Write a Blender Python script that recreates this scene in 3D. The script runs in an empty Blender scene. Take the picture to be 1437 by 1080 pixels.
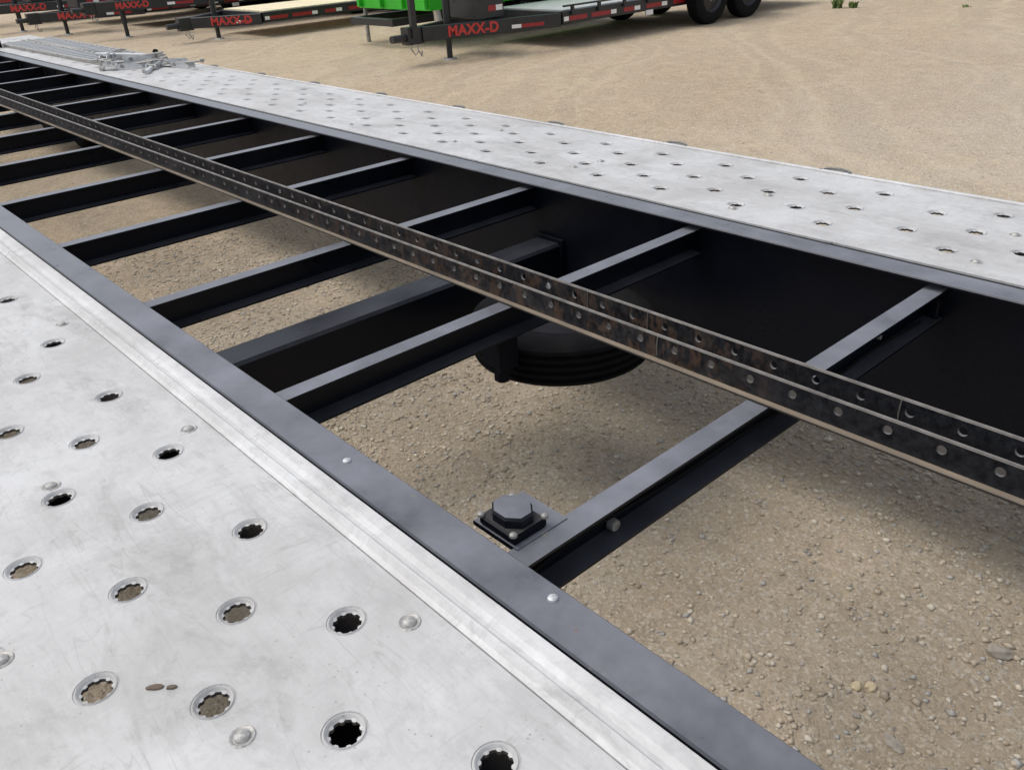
import bpy, bmesh, math, random
import numpy as np
from mathutils import Vector, Matrix

# ------------------------------------------------------------------ camera, world, sun
random.seed(7)
S = 0.7                                   # one survey unit in metres (camera stands one unit above the deck)
scn = bpy.context.scene
COL = scn.collection
DECK = 0.70

cam_d = bpy.data.cameras.new('camera')
cam = bpy.data.objects.new('camera', cam_d); COL.objects.link(cam); scn.camera = cam
yaw, pitch, roll = -0.7074, 0.5015, -0.0616
f = Vector((math.cos(pitch)*math.cos(yaw), math.cos(pitch)*math.sin(yaw), -math.sin(pitch)))
r_ = f.cross(Vector((0, 0, 1))).normalized(); u_ = r_.cross(f)
cr, sr = math.cos(roll), math.sin(roll)
rr = cr*r_ + sr*u_; uu = -sr*r_ + cr*u_
M = Matrix((rr, uu, -f)).transposed().to_4x4(); M.translation = (0, 0, 1.4)
cam.matrix_world = M
cam_d.sensor_width = 36.0; cam_d.lens = 1184.94/1437*36
cam_d.clip_start = 0.05; cam_d.clip_end = 3000

SUN_EL, SUN_AZ = math.radians(62), math.radians(38)      # azimuth of the sun measured from +x
w = bpy.data.worlds.new('World'); scn.world = w; w.use_nodes = True
nt = w.node_tree; nt.nodes.clear()
sky = nt.nodes.new('ShaderNodeTexSky'); sky.sky_type = 'NISHITA'; sky.sun_disc = False
sky.sun_elevation = SUN_EL; sky.sun_rotation = math.pi/2 - SUN_AZ
sky.dust_density = 3.0; sky.ozone_density = 1.0; sky.air_density = 1.0
hs = nt.nodes.new('ShaderNodeHueSaturation'); hs.inputs['Saturation'].default_value = 0.40
bg = nt.nodes.new('ShaderNodeBackground'); bg.inputs[1].default_value = 0.15
wo = nt.nodes.new('ShaderNodeOutputWorld')
nt.links.new(sky.outputs[0], hs.inputs['Color']); nt.links.new(hs.outputs[0], bg.inputs[0]); nt.links.new(bg.outputs[0], wo.inputs[0])
sd = bpy.data.lights.new('sun', 'SUN'); sd.energy = .7; sd.angle = math.radians(40); sd.color = (1.0, 0.95, 0.88)
so = bpy.data.objects.new('sun', sd); COL.objects.link(so)
sv = Vector((math.cos(SUN_EL)*math.cos(SUN_AZ), math.cos(SUN_EL)*math.sin(SUN_AZ), math.sin(SUN_EL)))
so.rotation_euler = sv.to_track_quat('Z', 'Y').to_euler(); so.location = (0, 0, 20)
scn.view_settings.view_transform = 'Standard'; scn.view_settings.look = 'None'
scn.view_settings.exposure = 0.40; scn.view_settings.gamma = 1.0
scn.view_settings.use_curve_mapping = False

# ------------------------------------------------------------------ materials
class NT:
    def __init__(s, name):
        s.m = bpy.data.materials.new(name); s.m.use_nodes = True
        s.t = s.m.node_tree; s.b = s.t.nodes['Principled BSDF']; s.n = s.t.nodes; s.l = s.t.links
        s.co = s.n.new('ShaderNodeTexCoord')
    def geo(s):
        g = s.n.new('ShaderNodeNewGeometry'); return g.outputs['Position']
    def noise(s, vec, scale, detail=4, rough=.55, dist=0.0):
        n = s.n.new('ShaderNodeTexNoise'); n.inputs['Scale'].default_value = scale
        n.inputs['Detail'].default_value = detail; n.inputs['Roughness'].default_value = rough
        n.inputs['Distortion'].default_value = dist
        s.l.new(vec, n.inputs['Vector']); return n.outputs['Fac']
    def vor(s, vec, scale, feat='F1', out='Distance', rnd=1.0):
        n = s.n.new('ShaderNodeTexVoronoi'); n.feature = feat; n.inputs['Scale'].default_value = scale
        n.inputs['Randomness'].default_value = rnd
        s.l.new(vec, n.inputs['Vector']); return n.outputs[out]
    def mapv(s, vec, scale=(1, 1, 1), loc=(0, 0, 0), rot=(0, 0, 0)):
        n = s.n.new('ShaderNodeMapping'); n.inputs['Scale'].default_value = scale
        n.inputs['Location'].default_value = loc; n.inputs['Rotation'].default_value = rot
        s.l.new(vec, n.inputs['Vector']); return n.outputs[0]
    def ramp(s, fac, stops, interp='LINEAR'):
        n = s.n.new('ShaderNodeValToRGB'); cr = n.color_ramp; cr.interpolation = interp
        while len(cr.elements) < len(stops): cr.elements.new(.5)
        for e, (p, c) in zip(cr.elements, stops):
            e.position = p; e.color = (c, c, c, 1) if isinstance(c, (int, float)) else (*c, 1)
        s.l.new(fac, n.inputs[0]); return n.outputs[0]
    def mix(s, fac, a, b, mode='MIX'):
        n = s.n.new('ShaderNodeMix'); n.data_type = 'RGBA'; n.blend_type = mode
        for i, v in ((0, fac), (6, a), (7, b)):
            if isinstance(v, (int, float)): n.inputs[i].default_value = v if i == 0 else (v, v, v, 1)
            elif isinstance(v, tuple): n.inputs[i].default_value = (*v, 1)
            else: s.l.new(v, n.inputs[i])
        return n.outputs[2]
    def math(s, op, a, b=None):
        n = s.n.new('ShaderNodeMath'); n.operation = op
        for i, v in ((0, a), (1, b)):
            if v is None: continue
            if isinstance(v, (int, float)): n.inputs[i].default_value = v
            else: s.l.new(v, n.inputs[i])
        return n.outputs[0]
    def bump(s, h, strength, dist, prev=None):
        n = s.n.new('ShaderNodeBump'); n.inputs['Strength'].default_value = strength
        n.inputs['Distance'].default_value = dist; s.l.new(h, n.inputs['Height'])
        if prev is not None: s.l.new(prev, n.inputs['Normal'])
        return n.outputs[0]
    def set(s, color=None, rough=None, metal=None, normal=None, spec=None):
        for k, v in (('Base Color', color), ('Roughness', rough), ('Metallic', metal), ('Normal', normal), ('Specular IOR Level', spec)):
            if v is None: continue
            if isinstance(v, (int, float)): s.b.inputs[k].default_value = v
            elif isinstance(v, tuple): s.b.inputs[k].default_value = (*v, 1)
            else: s.l.new(v, s.b.inputs[k])
        return s.m

def m_galv(name, base=.62, tone=(1.0, 1.0, .99)):
    m = NT(name); p = m.geo()
    a = m.noise(p, 3.2, 6, .7, .3); b = m.noise(p, 34, 7, .75, .4); c = m.noise(p, 160, 3, .6)
    streak = m.noise(m.mapv(p, (3, 60, 1), rot=(0, 0, .05)), 2.0, 6, .7, .5)
    cross = m.noise(m.mapv(p, (48, 3.5, 1), rot=(0, 0, -.12)), 2.0, 5, .7, .4)
    d = tuple(base*.80*t for t in (1.0, .985, .955)); l = tuple(base*1.05*t for t in tone)
    col = m.mix(m.ramp(a, [(.36, 0.0), (.64, 1.0)]), d, l)
    col = m.mix(m.math('MULTIPLY', m.ramp(b, [(.36, 1.0), (.50, 0.0)]), .48), col, tuple(base*.68*t for t in (1, .99, .97)))
    col = m.mix(m.math('MULTIPLY', m.ramp(streak, [(.52, 0.0), (.66, 1.0)]), .26), col, tuple(base*.68*t for t in (1, .98, .94)))
    col = m.mix(m.math('MULTIPLY', m.ramp(cross, [(.55, 0.0), (.68, 1.0)]), .22), col, tuple(base*.70*t for t in (1, .98, .94)))
    # blocks of smeared grey where tyres have stood
    blk = m.noise(m.mapv(p, (2.2, 5.0, 1), loc=(.3, .7, 0), rot=(0, 0, .25)), 1.7, 7, .72, .4)
    col = m.mix(m.math('MULTIPLY', m.math('MULTIPLY', m.ramp(blk, [(.50, 0.0), (.62, 1.0)]), m.ramp(b, [(.40, .25), (.58, 1.0)])), .70), col, tuple(base*.58*t for t in (1, .98, .94)))
    # brown grit caught in small pits
    g = m.vor(p, 70); gm = m.math('MULTIPLY', m.ramp(g, [(.04, 1.0), (.13, 0.0)]), m.ramp(m.noise(p, 11, 4), [(.48, 0.0), (.60, 1.0)]))
    col = m.mix(m.math('MULTIPLY', gm, .6), col, (.20, .165, .125))
    # long fine scratches along the deck and short ones across it
    for (sc_, rot, wd, k_) in (((1.4, 15, 1), .18, .010, .34), ((11, 2.0, 1), .55, .009, .30), ((3, 9, 1), -.5, .007, .26)):
        sc = m.noise(m.mapv(p, sc_, rot=(0, 0, rot)), 1.9, 2, .5, .6)
        line = m.ramp(m.math('ABSOLUTE', m.math('SUBTRACT', sc, .5)), [(0.0, 1.0), (wd, 0.0)])
        brk = m.ramp(m.noise(m.mapv(p, (1, 1, 1), loc=(rot*9, 0, 0)), 7, 4), [(.50, 0.0), (.60, 1.0)])
        col = m.mix(m.math('MULTIPLY', m.math('MULTIPLY', line, brk), k_), col, (.26, .25, .235))
    hgt = m.math('ADD', m.math('MULTIPLY', b, .6), m.math('MULTIPLY', c, .3))
    n = m.bump(hgt, .30, .0020); n = m.bump(a, .25, .010, n)
    return m.set(col, m.ramp(b, [(.3, .48), (.7, .70)]), .08, n)

def m_paint(name, base=.003, rough=.45, dust=.25, dustcol=(.26, .24, .22), tint=(1, 1.03, 1.12), spec=.12):
    m = NT(name); p = m.geo()
    a = m.noise(p, 7, 5, .62); b = m.noise(p, 260, 3, .7); c = m.noise(p, 42, 4, .65)
    dk = (base*1.2, base*1.6, base*3.0) if base < .01 else tuple(base*t for t in tint)
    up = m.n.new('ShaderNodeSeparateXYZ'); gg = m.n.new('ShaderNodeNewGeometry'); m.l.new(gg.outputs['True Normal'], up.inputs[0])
    upm = m.ramp(up.outputs[2], [(.5, .015), (.95, 1.0)])          # settled dust, with sheen painted into its colour, on what faces up
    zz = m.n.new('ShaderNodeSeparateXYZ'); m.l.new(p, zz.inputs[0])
    low_shade = m.ramp(m.math('SUBTRACT', zz.outputs[2], .2), [(.44, .28), (.47, 1.0)])   # shade painted on the sheltered lower flanges by thinning the dust colour
    upm = m.math('MULTIPLY', upm, low_shade)
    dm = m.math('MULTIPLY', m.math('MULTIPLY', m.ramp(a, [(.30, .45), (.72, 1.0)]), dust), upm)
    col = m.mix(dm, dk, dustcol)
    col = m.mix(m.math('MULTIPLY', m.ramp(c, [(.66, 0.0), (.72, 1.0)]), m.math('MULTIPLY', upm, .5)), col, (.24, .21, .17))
    ch = m.vor(p, 26); col = m.mix(m.math('MULTIPLY', m.math('MULTIPLY', m.ramp(ch, [(.05, 1.0), (.07, 0.0)]), m.ramp(a, [(.50, 0.0), (.54, 1.0)])), m.math('MULTIPLY', upm, .7)), col, (.20, .12, .075))
    n = m.bump(b, .22, .0008); n = m.bump(c, .10, .002, n)
    return m.set(col, m.ramp(a, [(.3, rough-.06), (.7, rough+.14)]), 0.0, n, spec)

def m_flat(name, col, rough=.5, metal=0.0, var=.15, scale=30, bump=.0, spec=.5):
    m = NT(name); p = m.co.outputs['Object']
    a = m.noise(p, scale, 4)
    c = m.mix(m.ramp(a, [(.3, 0.0), (.7, 1.0)]), tuple(x*(1-var) for x in col), tuple(min(1, x*(1+var)) for x in col))
    n = m.bump(a, .4, bump) if bump else None
    return m.set(c, rough, metal, n, spec)

def m_ground():
    m = NT('packed_dirt'); p = m.geo()
    big = m.noise(p, .22, 5, .6, .6); mid = m.noise(p, 1.7, 7, .68, .4); fine = m.noise(p, 24, 7, .78); gr = m.noise(p, 95, 4, .8)
    patch = m.noise(m.mapv(p, (1.0, .45, 1), rot=(0, 0, .9)), .9, 6, .66, .5)
    col = m.mix(m.ramp(big, [(.38, 0.0), (.62, 1.0)]), (.395, .280, .165), (.515, .380, .232))
    col = m.mix(m.math('MULTIPLY', m.ramp(patch, [(.40, 1.0), (.56, 0.0)]), .42), col, (.430, .325, .205))
    col = m.mix(m.math('MULTIPLY', m.ramp(mid, [(.40, 1.0), (.54, 0.0)]), .30), col, (.370, .295, .200))
    col = m.mix(m.math('MULTIPLY', m.ramp(mid, [(.56, 0.0), (.68, 1.0)]), .30), col, (.60, .50, .35))
    cl = m.noise(p, 6.5, 7, .8, .3)
    col = m.mix(m.math('MULTIPLY', m.ramp(cl, [(.40, 1.0), (.50, 0.0)]), .48), col, (.270, .200, .125))
    col = m.mix(m.math('MULTIPLY', m.ramp(cl, [(.54, 0.0), (.64, 1.0)]), .42), col, (.64, .50, .33))
    # pale compacted wheel tracks wandering across the yard
    q = m.n.new('ShaderNodeSeparateXYZ'); m.l.new(m.mapv(p, (1, 1, 1), rot=(0, 0, .92)), q.inputs[0])
    wob = m.noise(p, .16, 3, .5); wc = m.math('ADD', q.outputs[1], m.math('MULTIPLY', wob, 5.0))
    for (fr, off) in ((1.9, 0.0), (1.13, 1.7)):
        sn = m.math('ABSOLUTE', m.math('SINE', m.math('ADD', m.math('MULTIPLY', wc, fr), off)))
        edge = m.math('ADD', sn, m.math('MULTIPLY', m.math('SUBTRACT', mid, .5), .9))
        col = m.mix(m.math('MULTIPLY', m.ramp(edge, [(.05, 1.0), (.22, 0.0)]), .34), col, (.34, .27, .18))
        col = m.mix(m.math('MULTIPLY', m.ramp(edge, [(.20, 0.0), (.28, 1.0), (.42, 0.0)]), .30), col, (.62, .51, .35))
    col = m.mix(m.math('MULTIPLY', m.ramp(fine, [(.36, 1.0), (.48, 0.0)]), .42), col, (.265, .215, .155))
    col = m.mix(m.math('MULTIPLY', m.ramp(fine, [(.54, 0.0), (.64, 1.0)]), .55), col, (.66, .56, .41))
    vd = m.vor(p, 62); vc = m.vor(p, 62, out='Color')
    sep = m.n.new('ShaderNodeSeparateColor'); m.l.new(vc, sep.inputs[0])
    gcol = m.ramp(sep.outputs[0], [(0, (.34, .295, .24)), (.3, (.47, .41, .325)), (.65, (.57, .50, .40)), (.85, (.50, .485, .45)), (1, (.80, .74, .63))])
    # gravel is thick where we stand and thins out over the yard
    px = m.n.new('ShaderNodeSeparateXYZ'); m.l.new(p, px.inputs[0])
    near = m.math('MULTIPLY', m.ramp(m.math('MULTIPLY', px.outputs[0], .1), [(.12, 1.0), (.45, .35)]), m.ramp(patch, [(.36, .55), (.60, 1.0)]))
    gm = m.math('MULTIPLY', m.ramp(vd, [(.30, 1.0), (.52, 0.0)]), m.math('MULTIPLY', m.ramp(sep.outputs[1], [(.30, 0.0), (.36, 1.0)]), m.ramp(m.noise(p, 1.4, 4), [(.34, .35), (.6, .95)])))
    col = m.mix(m.math('MULTIPLY', near, .62), col, (.53, .475, .385))
    col = m.mix(m.math('MULTIPLY', gm, near), col, gcol)
    vd2 = m.vor(p, 150, out='Color'); sep2 = m.n.new('ShaderNodeSeparateColor'); m.l.new(vd2, sep2.inputs[0])
    col = m.mix(m.math('MULTIPLY', m.ramp(sep2.outputs[0], [(.66, 0.0), (.95, 1.0)]), .26), col, (.24, .205, .165))
    col = m.mix(m.math('MULTIPLY', m.ramp(sep2.outputs[1], [(.70, 0.0), (1.0, 1.0)]), .55), col, (.74, .67, .55))
    h1 = m.math('ADD', m.math('MULTIPLY', fine, .7), m.math('MULTIPLY', gr, .35))
    n = m.bump(patch, .6, .10); n = m.bump(mid, .6, .06, n); n = m.bump(cl, .6, .03, n); n = m.bump(h1, .6, .014, n); n = m.bump(m.math('SUBTRACT', 1.0, vd), .45, .007, n)
    return m.set(col, .93, 0.0, n, .2)

def m_track():
    m = NT('worn_black_steel'); p = m.geo()
    a = m.noise(p, 9, 6, .7, .5); b = m.noise(p, 60, 5, .7); c = m.noise(m.mapv(p, (14, 5, 7)), 3.0, 4, .65)
    col = m.mix(m.ramp(b, [(.35, 0.0), (.75, 1.0)]), (.006, .0065, .009), (.030, .031, .036))
    lx = m.n.new('ShaderNodeSeparateXYZ'); m.l.new(p, lx.inputs[0])
    # rusty stretch of the rail between 0.7 m and 1.9 m, scattered flecks elsewhere
    band = m.ramp(m.math('MULTIPLY', lx.outputs[0], .25), [(.15, 0.0), (.20, 1.0), (.42, .8), (.60, .25)])
    rust = m.math('MULTIPLY', m.ramp(c, [(.50, 0.0), (.56, 1.0)]), m.ramp(m.noise(p, 38, 5, .7), [(.36, 0.0), (.56, 1.0)]))
    col = m.mix(m.math('MULTIPLY', m.math('MULTIPLY', rust, band), .50), col, (.155, .088, .052))
    col = m.mix(m.math('MULTIPLY', m.math('MULTIPLY', m.ramp(a, [(.5, 0.0), (.62, 1.0)]), band), .30), col, (.17, .14, .11))
    n = m.bump(b, .5, .0012)
    return m.set(col, m.ramp(b, [(.3, .32), (.7, .6)]), .2, n)

MT = {}
MT['galv'] = m_galv('galvanised_steel', .57)
MT['galv2'] = m_galv('galvanised_edge', .64)
MT['holewall'] = m_flat('hole_edge_shadowed_steel', (.07, .065, .06), .7, .2, .3, 60)  # shade inside the deck holes painted as a dark wall colour
MT['rivet'] = m_flat('weathered_rivet', (.40, .39, .37), .5, .3, .35, 200, .0004)
MT['rim'] = m_flat('hole_rim_zinc', (.47, .465, .455), .5, .35, .22, 90, .0006)
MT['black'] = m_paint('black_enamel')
MT['rail'] = m_paint('black_enamel_dust_sheen', .003, .30, .72, (.29, .30, .335), spec=.20)  # bluish dust colour also paints the sky sheen of the top faces
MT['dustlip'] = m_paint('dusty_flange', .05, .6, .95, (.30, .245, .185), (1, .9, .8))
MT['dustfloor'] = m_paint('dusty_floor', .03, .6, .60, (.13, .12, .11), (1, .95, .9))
MT['track'] = m_track()
MT['trackedge'] = m_flat('rubbed_steel_edge', (.22, .20, .18), .5, .45, .35, 40, .0005)
MT['ground'] = m_ground()
MT['rubber'] = m_flat('tyre_rubber', (.007, .007, .0075), .85, 0, .3, 25, .001, .15)
MT['red'] = m_flat('red_reflective_film', (.30, .014, .018), .45, 0, .25, 60)
MT['letter'] = m_flat('red_lettering', (.48, .035, .028), .45, 0, .1, 60)
MT['white'] = m_flat('white_reflective_film', (.78, .78, .76), .35, 0, .08, 60)
MT['wood'] = m_flat('pine_decking', (.82, .72, .48), .75, 0, .18, 14, .002)
MT['green'] = m_flat('green_paint', (.035, .46, .022), .35, 0, .10, 5)
MT['zinc'] = m_flat('bright_zinc', (.66, .67, .68), .34, .75, .12, 80, .0004)
MT['dirtysteel'] = m_flat('dull_steel', (.33, .32, .30), .55, .5, .35, 40, .0008)
MT['trailer'] = m_flat('charcoal_trailer_paint', (.016, .017, .019), .42, 0, .3, 9)
MT['ringsteel'] = m_flat('dark_ring_steel', (.20, .20, .19), .6, .3, .3, 60)
MT['boltzinc'] = m_flat('dull_bolt_zinc', (.50, .51, .52), .55, .35, .25, 150, .0004)
MT['mud'] = m_flat('dried_mud', (.15, .115, .085), .95, 0, .3, 120, .002)
MT['leaf'] = m_flat('weed_leaf', (.17, .24, .075), .7, 0, .35, 30)
MT['greydeck'] = m_flat('pale_deck_plate', (.52, .53, .53), .5, .3, .12, 10)
MT['tarp'] = m_flat('grey_strap_web', (.40, .40, .37), .85, 0, .25, 60)

# ------------------------------------------------------------------ mesh helpers
class MB:
    def __init__(s): s.v = []; s.f = []; s.mi = []
    def add(s, vs, fs, mi=0):
        o = len(s.v); s.v += [tuple(x) for x in vs]; s.f += [tuple(i+o for i in q) for q in fs]; s.mi += [mi]*len(fs); return s
    def box(s, x0, x1, y0, y1, z0, z1, c=0.0, mi=0):
        """box with its long edges chamfered by c"""
        if x0 > x1: x0, x1 = x1, x0
        if y0 > y1: y0, y1 = y1, y0
        if c <= 0:
            v = [(x, y, z) for x in (x0, x1) for y in (y0, y1) for z in (z0, z1)]
            return s.add(v, [(0, 1, 3, 2), (4, 6, 7, 5), (0, 4, 5, 1), (2, 3, 7, 6), (0, 2, 6, 4), (1, 5, 7, 3)], mi)
        dx, dy, dz = x1-x0, y1-y0, z1-z0
        ax = [dx, dy, dz].index(max(dx, dy, dz))
        lo = [x0, y0, z0]; hi = [x1, y1, z1]; a, b = [i for i in range(3) if i != ax]
        pr = [(lo[a]+c, lo[b]), (hi[a]-c, lo[b]), (hi[a], lo[b]+c), (hi[a], hi[b]-c), (hi[a]-c, hi[b]), (lo[a]+c, hi[b]), (lo[a], hi[b]-c), (lo[a], lo[b]+c)]
        return s.extr(pr, ax, lo[ax], hi[ax], mi)
    def extr(s, pr, ax, t0, t1, mi=0, segs=1):
        n = len(pr); vs = []
        a, b = [i for i in range(3) if i != ax]
        area = sum(pr[i][0]*pr[(i+1) % n][1]-pr[(i+1) % n][0]*pr[i][1] for i in range(n))
        if area < 0: pr = pr[::-1]
        for k in range(segs+1):
            t = t0+(t1-t0)*k/segs
            for (p, q) in pr:
                v = [0, 0, 0]; v[ax] = t; v[a] = p; v[b] = q; vs.append(tuple(v))
        fs = []
        for k in range(segs):
            for i in range(n):
                j = (i+1) % n; q = (k*n+i, k*n+j, (k+1)*n+j, (k+1)*n+i)
                fs.append(q[::-1] if ax == 1 else q)
        c0 = tuple(range(n))[::-1]; c1 = tuple(segs*n+i for i in range(n))
        if ax == 1: c0, c1 = c0[::-1], c1[::-1]
        return s.add(vs, fs+[c0, c1], mi)
    def tube(s, pts, r, n=8, mi=0, cap=True, r2=None):
        pts = [Vector(p) for p in pts]; vs = []; m = len(pts)
        for i, p in enumerate(pts):
            d = (pts[min(i+1, m-1)]-pts[max(i-1, 0)]).normalized()
            up = Vector((0, 0, 1)) if abs(d.z) < .9 else Vector((1, 0, 0))
            a = d.cross(up).normalized(); b = d.cross(a)
            rad = r if r2 is None else r+(r2-r)*i/(m-1)
            vs += [p+rad*(math.cos(2*math.pi*k/n)*a+math.sin(2*math.pi*k/n)*b) for k in range(n)]
        fs = [(i*n+k, i*n+(k+1) % n, (i+1)*n+(k+1) % n, (i+1)*n+k) for i in range(m-1) for k in range(n)]
        if cap: fs += [tuple(range(n))[::-1], tuple((m-1)*n+k for k in range(n))]
        return s.add(vs, fs, mi)
    def lathe(s, prof, c, ax=2, n=24, mi=0, close=False):
        """prof: (radius, height) list turned about axis ax through c"""
        vs = []; a, b = [(1, 2), (2, 0), (0, 1)][ax]; m = len(prof)
        for (r, h) in prof:
            for k in range(n):
                v = list(c); v[ax] += h; v[a] += r*math.cos(2*math.pi*k/n); v[b] += r*math.sin(2*math.pi*k/n); vs.append(tuple(v))
        fs = [(i*n+k, i*n+(k+1) % n, (i+1)*n+(k+1) % n, (i+1)*n+k) for i in range(m-1) for k in range(n)]
        if close: fs += [tuple(range(n))[::-1], tuple((m-1)*n+k for k in range(n))]
        return s.add(vs, fs, mi)
    def mesh(s, name, mats, smooth=False):
        me = bpy.data.meshes.new(name); me.from_pydata(s.v, [], s.f)
        for mm in (mats if isinstance(mats, (list, tuple)) else [mats]): me.materials.append(mm)
        me.polygons.foreach_set('material_index', s.mi)
        bm = bmesh.new(); bm.from_mesh(me); bmesh.ops.recalc_face_normals(bm, faces=bm.faces); bm.to_mesh(me); bm.free()
        if smooth:
            me.polygons.foreach_set('use_smooth', [True]*len(me.polygons))
            try: me.set_sharp_from_angle(angle=math.radians(35))
            except Exception: pass
        me.update(); return me
    def build(s, name, mats, parent=None, smooth=False, loc=None):
        o = bpy.data.objects.new(name, s.mesh(name, mats, smooth)); COL.objects.link(o)
        if parent is not None: o.parent = parent
        if loc is not None: o.location = loc
        return o

def inst(me, name, parent, loc=(0, 0, 0), rot=(0, 0, 0), scale=None):
    o = bpy.data.objects.new(name, me); COL.objects.link(o); o.parent = parent; o.location = loc; o.rotation_euler = rot
    if scale: o.scale = scale
    return o

def thing(name, label, cat, loc=(0, 0, 0), rz=0.0, group=None):
    o = bpy.data.objects.new(name, None); COL.objects.link(o); o.location = loc; o.rotation_euler = (0, 0, rz)
    o.empty_display_size = .1; o['label'] = label; o['category'] = cat
    if group: o['group'] = group
    return o

def tag(o, label=None, cat=None, group=None, kind=None):
    if label: o['label'] = label
    if cat: o['category'] = cat
    if group: o['group'] = group
    if kind: o['kind'] = kind
    return o

def copy_tree(o, parent=None):
    c = o.copy(); COL.objects.link(c); c.parent = parent
    for ch in o.children: copy_tree(ch, c)
    return c

# ------------------------------------------------------------------ ground
def ground():
    mb = MB()
    xs = [-1500, -300, -60, -10]+[i*2.0 for i in range(-4, 20)]+[60, 300, 1500]
    ys = [-1500, -300, -60]+[-40+i*2.0 for i in range(0, 26)]+[60, 300, 1500]
    nx, ny = len(xs), len(ys)
    vs = [(x, y, 0.0) for x in xs for y in ys]
    fs = [(i*ny+j, (i+1)*ny+j, (i+1)*ny+j+1, i*ny+j+1) for i in range(nx-1) for j in range(ny-1)]
    mb.add(vs, fs)
    tag(mb.build('ground', MT['ground']), kind='structure')
ground()

def gravel():
    rng = np.random.default_rng(3)
    base = np.array([(1, 0, 0), (-1, 0, 0), (0, 1, 0), (0, -1, 0), (0, 0, 1), (0, 0, -1)], float)
    tri = np.array([(0, 2, 4), (2, 1, 4), (1, 3, 4), (3, 0, 4), (2, 0, 5), (1, 2, 5), (3, 1, 5), (0, 3, 5)])
    def scatter(n, x0, x1, y0, y1, s0, s1, mats, name):
        P = np.stack([rng.uniform(x0, x1, n), rng.uniform(y0, y1, n)], 1)
        # patchy: keep more where a slow wave field is high
        fld = .5+.5*np.sin(P[:, 0]*2.3+1.1*np.sin(P[:, 1]*1.7))*np.cos(P[:, 1]*2.9+.8*np.sin(P[:, 0]*1.3))
        P = P[rng.uniform(0, 1, n) < .35+.65*fld]; n = len(P)
        sz = s0+(s1-s0)*rng.uniform(0, 1, n)**5
        V = base[None]*(1+rng.uniform(-.35, .35, (n, 6, 1)))*np.stack([rng.uniform(.7, 1.4, n), rng.uniform(.7, 1.2, n), rng.uniform(.35, .75, n)], 1)[:, None, :]*sz[:, None, None]
        a = rng.uniform(0, 6.283, n); c, s = np.cos(a)[:, None], np.sin(a)[:, None]
        X = V[..., 0]*c-V[..., 1]*s; Y = V[..., 0]*s+V[..., 1]*c
        V = np.stack([X+P[:, 0:1], Y+P[:, 1:2], V[..., 2]+sz[:, None]*.18], 2).reshape(-1, 3)
        F = (tri[None]+6*np.arange(n)[:, None, None]).reshape(-1, 3)
        me = bpy.data.meshes.new(name); me.vertices.add(len(V)); me.vertices.foreach_set('co', V.ravel())
        me.loops.add(F.size); me.loops.foreach_set('vertex_index', F.ravel().astype(np.int32))
        me.polygons.add(len(F)); me.polygons.foreach_set('loop_start', (np.arange(len(F))*3).astype(np.int32))
        for mm in mats: me.materials.append(mm)
        me.polygons.foreach_set('material_index', np.repeat(rng.choice(len(mats), n, p=[.46, .12, .16, .26]), 8).astype(np.int32))
        me.update(calc_edges=True); me.validate()
        o = bpy.data.objects.new(name, me); COL.objects.link(o); return o
    pm = [m_flat('pebble_tan', (.54, .455, .345), .9, 0, .35, 3), m_flat('pebble_brown', (.44, .365, .27), .9, 0, .3, 3),
          m_flat('pebble_grey', (.48, .455, .41), .9, 0, .3, 3), m_flat('pebble_pale', (.68, .61, .49), .9, 0, .2, 3)]
    tag(scatter(95000, -.1, 4.6, -3.3, -.7, .0016, .0105, pm, 'gravel'), 'loose gravel grains scattered on the packed dirt under the deck frame', 'gravel', kind='stuff')
    tag(scatter(26000, -0.5, 15, -15.0, -2.45, .003, .010, pm, 'gravel'), 'scattered small stones on the open dirt yard', 'gravel', kind='stuff')
gravel()

# ------------------------------------------------------------------ the deck trailer we stand on
T = thing('car_hauler_trailer', 'black steel trailer frame with two pale perforated runways filling the foreground', 'trailer', (0, 0, 0))
XA, XB = -1.2, 9.5                                            # rear and front ends

def I_beam(y0, y1, web, ztop, zbot, name='main_beam'):
    t = .007; c = .0025
    mb = MB()
    # top flange with soft corners, then web and bottom flange as one closed profile (y, z)
    yl, yh = min(y0, y1), max(y0, y1); wt = .005
    pr = [(yl+c, ztop), (yl, ztop-c), (yl, ztop-t), (web-wt, ztop-t-.003), (web-wt, zbot+t), (web-.045, zbot+t), (web-.045, zbot),
          (web+.045, zbot), (web+.045, zbot+t), (web+wt, zbot+t), (web+wt, ztop-t-.003), (yh, ztop-t), (yh, ztop-c), (yh-c, ztop)]
    mb.extr(pr, 0, XA, XB, segs=1)
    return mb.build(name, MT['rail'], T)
ZB = .7-.56*S
near_beam = I_beam(-.6642*S, -.7595*S, -.497, DECK, .7-.66*S)
far_beam = I_beam(-2.4529*S, -2.555*S, -1.762, DECK, ZB)

# channel cross members, open side towards the rear
ZM1, ZM0 = DECK-.03*S, DECK-.135*S
MX0, MS, FW = .8984*S, .8956*S, .0565*S
def channel(y0, y1, zt=ZM1, zb=ZM0):
    t = .005
    # (x, z) profile of a C opening towards -x
    pr = [(0, zt), (FW, zt), (FW, zb), (0, zb), (0, zb+t), (FW-t, zb+t+.003), (FW-t, zt-t-.003), (0, zt-t)]
    mb = MB(); mb.extr(pr, 1, y0, y1); return mb
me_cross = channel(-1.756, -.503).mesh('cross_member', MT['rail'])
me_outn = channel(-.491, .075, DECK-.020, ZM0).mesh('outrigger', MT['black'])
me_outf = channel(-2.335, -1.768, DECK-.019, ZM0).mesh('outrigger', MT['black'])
gus = MB(); gus.add([(0, 0, 0), (0, .05, 0), (0, 0, -.06), (.004, 0, 0), (.004, .05, 0), (.004, 0, -.06)], [(0, 1, 2), (5, 4, 3), (0, 3, 4, 1), (1, 4, 5, 2), (2, 5, 3, 0)])
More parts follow.
